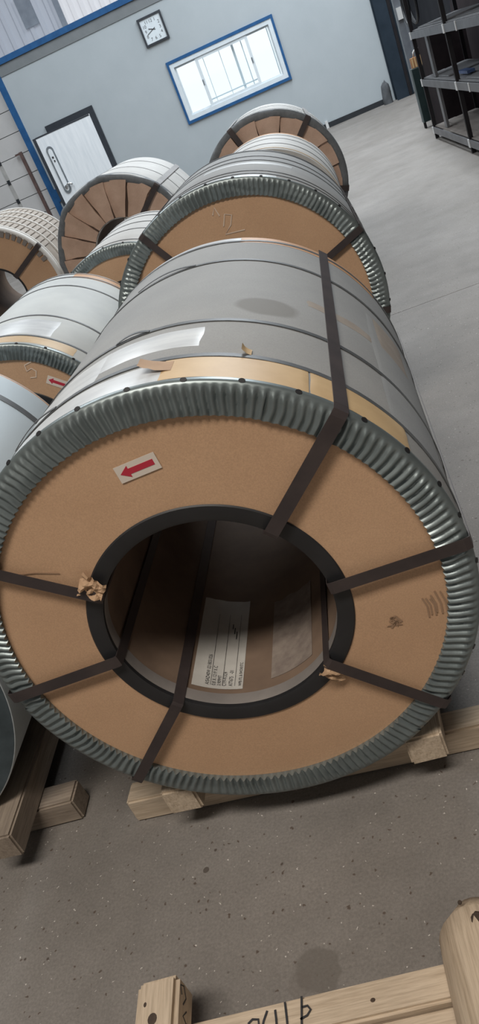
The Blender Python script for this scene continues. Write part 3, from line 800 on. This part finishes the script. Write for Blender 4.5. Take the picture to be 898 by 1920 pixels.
skid('dark timber skid under the bare steel coil at the left edge', -1.613, 1.428, .008, .544, .099, 1.207, 'pine_dark', ext=(-.5, .471), y1=.046, dy=-.10, xw=.083)
for lab, x, y, rz, R, s, W in (('timber skid hidden under the second middle coil', -.395, 3.315, -.012, .584, .105, 1.12),
        ('timber skid hidden under the third, white middle coil', -.316, 5.68, -.036, .526, .10, 1.2),
        ('timber skid under the last middle coil by the window wall', -.247, 7.088, -.011, .602, .10, 1.2),
        ('timber skid under the pleated paper coil before the door', -1.66, 7.1, -.036, .62, .10, 1.235),
        ('timber skid under the small white coil with fluted rim', -1.175, 4.5, 0, .489, .10, 1.14),
        ('timber skid under the pale coil marked with chalk 5', -1.462, 3.0, .006, .478, .112, 1.27),
        ('timber skid under the netted coil at far left', IX, IY, .042, IR, .10, IW)):
    skid(lab, x, y, rz, R, s, W, ext=(-.46, .46), fat=.03 if R > .6 else .006, zt=.155)

# empty skid in the foreground
k = thing('timber_skid', 'empty pine skid in the foreground with black handwriting on its plank', 'skid', (-.44, .80, 0), R_(2.9))
pk = beam(k, -.60, .62, -.032, .035, .0, .09, 'pine', 'plank', seed=2)
beam(k, -.60, .62, -.112, -.036, .0, .078, 'pine', 'plank', seed=4)
k.rotation_euler = (0, 0, R_(2.9))
def to_local(o, x, y, z=0):
    c, s_ = math.cos(o.rotation_euler.z), math.sin(o.rotation_euler.z); dx, dy = x-o.location.x, y-o.location.y
    return (c*dx+s_*dy, -s_*dx+c*dy, z)
lr = beam(k, -.352, -.262, -.52, .090, .092, .172, 'pine', 'runner', .010, seed=6)
# right runner: half-round pole
m = MB(); pts = []; N = 15; L = 15
for i in range(L):
    u = i/(L-1); yy = -.52+.625*u
    tp = 1.0 if u < .9 else math.sqrt(max(.05, 1-((u-.9)/.1)**2*.75))
    for j in range(N):
        a = PI*(-.12+1.24*j/(N-1))
        pts.append((yy, .085*math.cos(a)*tp*(1+.06*nz(yy*4, a, 2)), .098*(max(-.12, math.sin(a))*tp)+.004*nz(yy*6, a, 6)))
m.grid(pts, L, N, False, True); b0 = len(m.v); m.f.append(tuple(range((L-1)*N, L*N))); m.f.append(tuple(range(N))[::-1])
rr_ = m.build('runner', 'pine', k, 50); rr_.location = (.325, 0, .1); rr_.rotation_euler = (0, 0, PI/2)
def pen(lines, z, wd, parent, name='handwriting', norm=(0, 0, 1), mat='ink'):
    n = Vector(norm)
    for ln in lines:
        p = [Vector(q) for q in ln]; ws = []
        for i in range(len(p)):
            d = (p[min(i+1, len(p)-1)]-p[max(i-1, 0)]).normalized(); ws.append(d.cross(n).normalized()*wd/2)
        m = MB().ribbon(p, ws, [n]*len(p), .0006)
        o = m.build(name, mat); o.parent = parent
        o.matrix_parent_inverse = parent_world(parent).inverted()
def parent_world(o):
    mtx = Matrix.LocRotScale(o.location, o.rotation_euler, None)
    while o.parent: o = o.parent; mtx = Matrix.LocRotScale(o.location, o.rotation_euler, None) @ mtx
    return mtx
Z = .0915
pen([[(-.479, .832, Z), (-.480, .80, Z), (-.481, .772, Z)],
     [(-.479, .812, Z), (-.468, .813, Z), (-.462, .805, Z), (-.469, .796, Z), (-.483, .791, Z)],
     [(-.513, .827, Z), (-.510, .80, Z), (-.508, .777, Z)],
     [(-.533, .816, Z), (-.531, .80, Z), (-.529, .775, Z)],
     [(-.549, .817, Z), (-.556, .80, Z), (-.560, .785, Z), (-.548, .781, Z), (-.530, .785, Z)],
     [(-.588, .799, Z), (-.579, .806, Z), (-.567, .804, Z), (-.566, .795, Z), (-.585, .781, Z)]], Z, .0042, pk)
# scribble on the side of the left runner, its knots, nail hole in the plank
def on_local(o, pts): 
    mw = parent_world(o); return [tuple(mw @ Vector(q)) for q in pts]
sd = .0455
scr = [[(.27, -sd, .02), (.285, -sd, .028), (.29, -sd, .012), (.272, -sd, .0), (.255, -sd, .012)], [(.25, -sd, -.005), (.235, -sd, .01), (.225, -sd, -.012)]]
pen([on_local(lr, l) for l in scr], 0, .003, lr, norm=tuple((parent_world(lr).to_3x3() @ Vector((0, -1, 0)))))
def knot(parent, x, y, z, a, b2):
    m = MB(); ps = [(a*math.cos(t), b2*math.sin(t)) for t in np.linspace(0, 2*PI, 13)[:-1]]
    m.add([(x+u, y+v, z) for u, v in ps]+[(x+u*.8, y+v*.8, z+.0014) for u, v in ps], [tuple(range(12, 24))]+[(i, (i+1) % 12, 12+(i+1) % 12, 12+i) for i in range(12)])
    return m.build('knot', 'knot', parent)
knot(lr, .225, .004, .039, .014, .012); knot(lr, .255, .022, .039, .006, .004)
knot(pk, .088, -.003, .0445, .005, .004)
knot(rr_, .03, -.004, .096, .018, .013); knot(rr_, .072, .018, .093, .005, .004)

# ------------------------------------------------------------------ RIGHT SIDE: rack, cabinet and the rest
rk = thing('storage_rack', 'dark steel storage rack with three dusty shelves along the right wall', 'rack', (1.8, 9.34, 0))
RY = (-2.1, 0.0, 2.1); RXD = .56
for yy in RY:
    for xx in (0, RXD):
        MB().box(xx-.022, xx+.022, yy-.022, yy+.022, 0, 1.98).build('post', 'rack_steel', rk)
for z, deck in ((.115, 'shelf_wood'), (.70, 'shelf_sheet'), (1.25, 'shelf_sheet')):
    for xx in (-.024, RXD+.004):
        MB().box(xx-.004, xx+.016, -2.12, 2.12, z-.045, z+.03).build('rail', 'rack_rail', rk)
    for yy in (-2.125, 2.105):
        MB().box(-.02, RXD+.02, yy, yy+.02, z-.045, z+.03).build('rail', 'rack_rail', rk)
    nb = 4
    for q in range(nb):
        x0 = .0+RXD*q/nb
        MB().box(x0+.004, x0+RXD/nb-.004, -2.1, 2.1, z+.03, z+.042+.004*(q % 2)).build('shelf_board', deck, rk)
    for yy in RY:
        MB().box(-.034, -.024, yy-.035, yy+.035, z-.05, z+.035).build('clip', 'clip', rk)
    MB().box(-.034, -.024, -.62, -.59, z-.05, z+.035).build('clip', 'clip', rk)
MB().box(-.02, RXD+.02, -2.12, 2.12, 1.92, 1.97).build('rail', 'rack_rail', rk)
for q, (yy, z0, z1, lab) in enumerate(((1.44, .747, 1.20, 'grey plank standing upright on the middle shelf of the rack'), (1.46, .16, .65, 'grey plank standing upright on the bottom shelf of the rack'))):
    o = MB().box(1.83, 1.86, 9.34+yy-.07, 9.34+yy+.07, z0, z1).build('plank', 'rack_rail'); o['label'] = lab; o['category'] = 'plank'; o['group'] = 'planks stored on the rack'
for q, (x0, x1, y0, y1, z, lab) in enumerate(((1.84, 2.30, 9.5, 11.2, 1.297, 'dusty sheet lying on the far end of the top shelf'), (1.86, 2.3, 10.1, 11.2, .747, 'grey sheet lying at the far end of the middle shelf'), (1.84, 2.32, 7.5, 9.1, .747, 'large grey sheet lying at the near end of the middle shelf'))):
    m = MB().box(x0, x1, y0, y1, z, z+.012); o = m.build('metal_sheet', 'shelf_sheet'); o['label'] = lab; o['category'] = 'sheet'; o['group'] = 'sheets stored on the rack'
o = MB().box(1.9, 1.98, 9.3, 9.75, .762, .79).build('blue_bar', 'blue_cloth'); o['label'] = 'small blue bar lying on the middle shelf of the rack'; o['category'] = 'bar'
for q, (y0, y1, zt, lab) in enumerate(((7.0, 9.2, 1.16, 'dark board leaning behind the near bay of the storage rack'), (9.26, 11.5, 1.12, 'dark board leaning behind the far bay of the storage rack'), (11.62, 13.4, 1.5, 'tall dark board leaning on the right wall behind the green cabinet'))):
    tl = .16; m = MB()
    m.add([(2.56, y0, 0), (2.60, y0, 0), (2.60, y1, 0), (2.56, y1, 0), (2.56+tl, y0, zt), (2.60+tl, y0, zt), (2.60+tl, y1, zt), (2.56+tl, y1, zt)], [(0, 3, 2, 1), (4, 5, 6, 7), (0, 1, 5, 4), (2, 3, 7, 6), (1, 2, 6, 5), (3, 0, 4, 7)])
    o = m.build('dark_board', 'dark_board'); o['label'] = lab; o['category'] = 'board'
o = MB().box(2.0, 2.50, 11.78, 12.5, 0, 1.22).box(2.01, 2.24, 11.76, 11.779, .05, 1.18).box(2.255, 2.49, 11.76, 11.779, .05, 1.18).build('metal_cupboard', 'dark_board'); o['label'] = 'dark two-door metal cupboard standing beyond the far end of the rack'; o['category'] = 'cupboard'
# hose
hp = []
for k_ in range(80):
    an = 2*PI*k_/26; hp.append((1.90+.05*math.sin(k_*.11), 11.84+.30*math.cos(an)*(1+.05*math.sin(k_*.3)), 1.66+.31*math.sin(an)))
o = MB().tube(hp, .018, 8).build('hose', 'rubber', None, True); o['label'] = 'black hose hanging in loops on the far end of the rack'; o['category'] = 'hose'
# cabinet
cb = thing('cabinet', 'slim dark green metal cabinet on short legs beyond the rack', 'cabinet', (1.965, 12.75, 0))
MB().box(-.09, .10, 0, .12, .085, .81).build('body', 'cabinet_side', cb)
MB().box(-.085, .095, -.015, -.001, .09, .80).build('door', 'cabinet', cb)
for xx in (-.075, .085):
    for yy in (.02, .10): MB().box(xx-.012, xx+.012, yy-.012, yy+.012, 0, .084).build('leg', 'rack_steel', cb)
cx_ = thing('carton', 'orange brown ribbed carton with a white handle on the dark green cabinet', 'carton', (1.985, 12.80, .811))
MB().box(-.085, .075, -.03, .06, 0, .13).build('body', 'orange_box', cx_)
for q in range(4): MB().box(-.075+q*.04, -.055+q*.04, -.038, -.031, .005, .125).build('rib', 'tan_tape', cx_)
MB().tube([(-.03, .02, .131), (-.02, .02, .19), (.02, .02, .225), (.06, .02, .22)], .012, 8).build('handle', 'clip', cx_, True)
up = thing('steel_upright', 'grey steel channel standing behind the dark green cabinet with a white box on it', 'upright', (2.03, 13.6, 0))
MB().box(-.05, .05, -.01, .0, 0, 3.2).box(-.05, -.04, .0, .05, 0, 3.2).box(.04, .05, .0, .05, 0, 3.2).build('channel', 'grey_post', up)
MB().box(-.035, .035, -.05, -.011, 1.44, 1.60).build('switch_box', 'clip', up)
o = MB().box(2.30, 2.34, 15.0, 15.06, 0, 3.4).build('steel_upright', 'grey_post'); o['label'] = 'thin grey pole further back by the shaded right wall'; o['category'] = 'upright'
# sack at the column foot
m = MB(); pts = []
for i in range(12):
    for j in range(7):
        a = 2*PI*i/12; v = j/6
        rr = (.115 if v < .98 else .04)*(1-.3*v**3)*(1+.25*nz(math.cos(a)*1.4, math.sin(a)*1.4, v*2))
        pts.append((2.20+rr*.9*math.cos(a), 19.06+rr*1.1*math.sin(a), .44*v*(1+.25*nz(math.cos(a), math.sin(a), 3))))
m.grid(pts, 12, 7, True, False); o = m.build('sack', 'sack', None, True); o['label'] = 'grey crumpled sack at the foot of the dark blue column'; o['category'] = 'sack'

# clock
ck = thing('wall_clock', 'square white clock in a dark frame high on the grey partition', 'clock', (-2.025, D, 3.15))
S_ = .27
frame(-S_, S_, -S_, S_, .04, -.05, 0).build('clock_frame', 'door_black', ck)
MB().box(-S_+.04, S_-.04, -.025, -.001, -S_+.04, S_-.04).build('clock_face', 'white_frame', ck)
for h in range(1, 13):
    an = R_(90-30*h); f_ = .175/max(abs(math.cos(an)), abs(math.sin(an)), .87)
    me = text_mesh(str(h), .085, 'ink', 'numeral', 'CENTER')
    link('numeral', me, ck, (f_*.93*math.cos(an), -.0262, f_*.93*math.sin(an)-.03), (PI/2, 0, 0))
for ang, L_, wd in ((90-30*9.69, .10, .014), (90-6*41.3, .165, .010)):
    mt = Matrix.Rotation(-R_(ang), 4, 'Y')
    MB().box(-.05, L_, -.034, -.030, -wd/2, wd/2, mt).build('clock_hand', 'ink', ck)
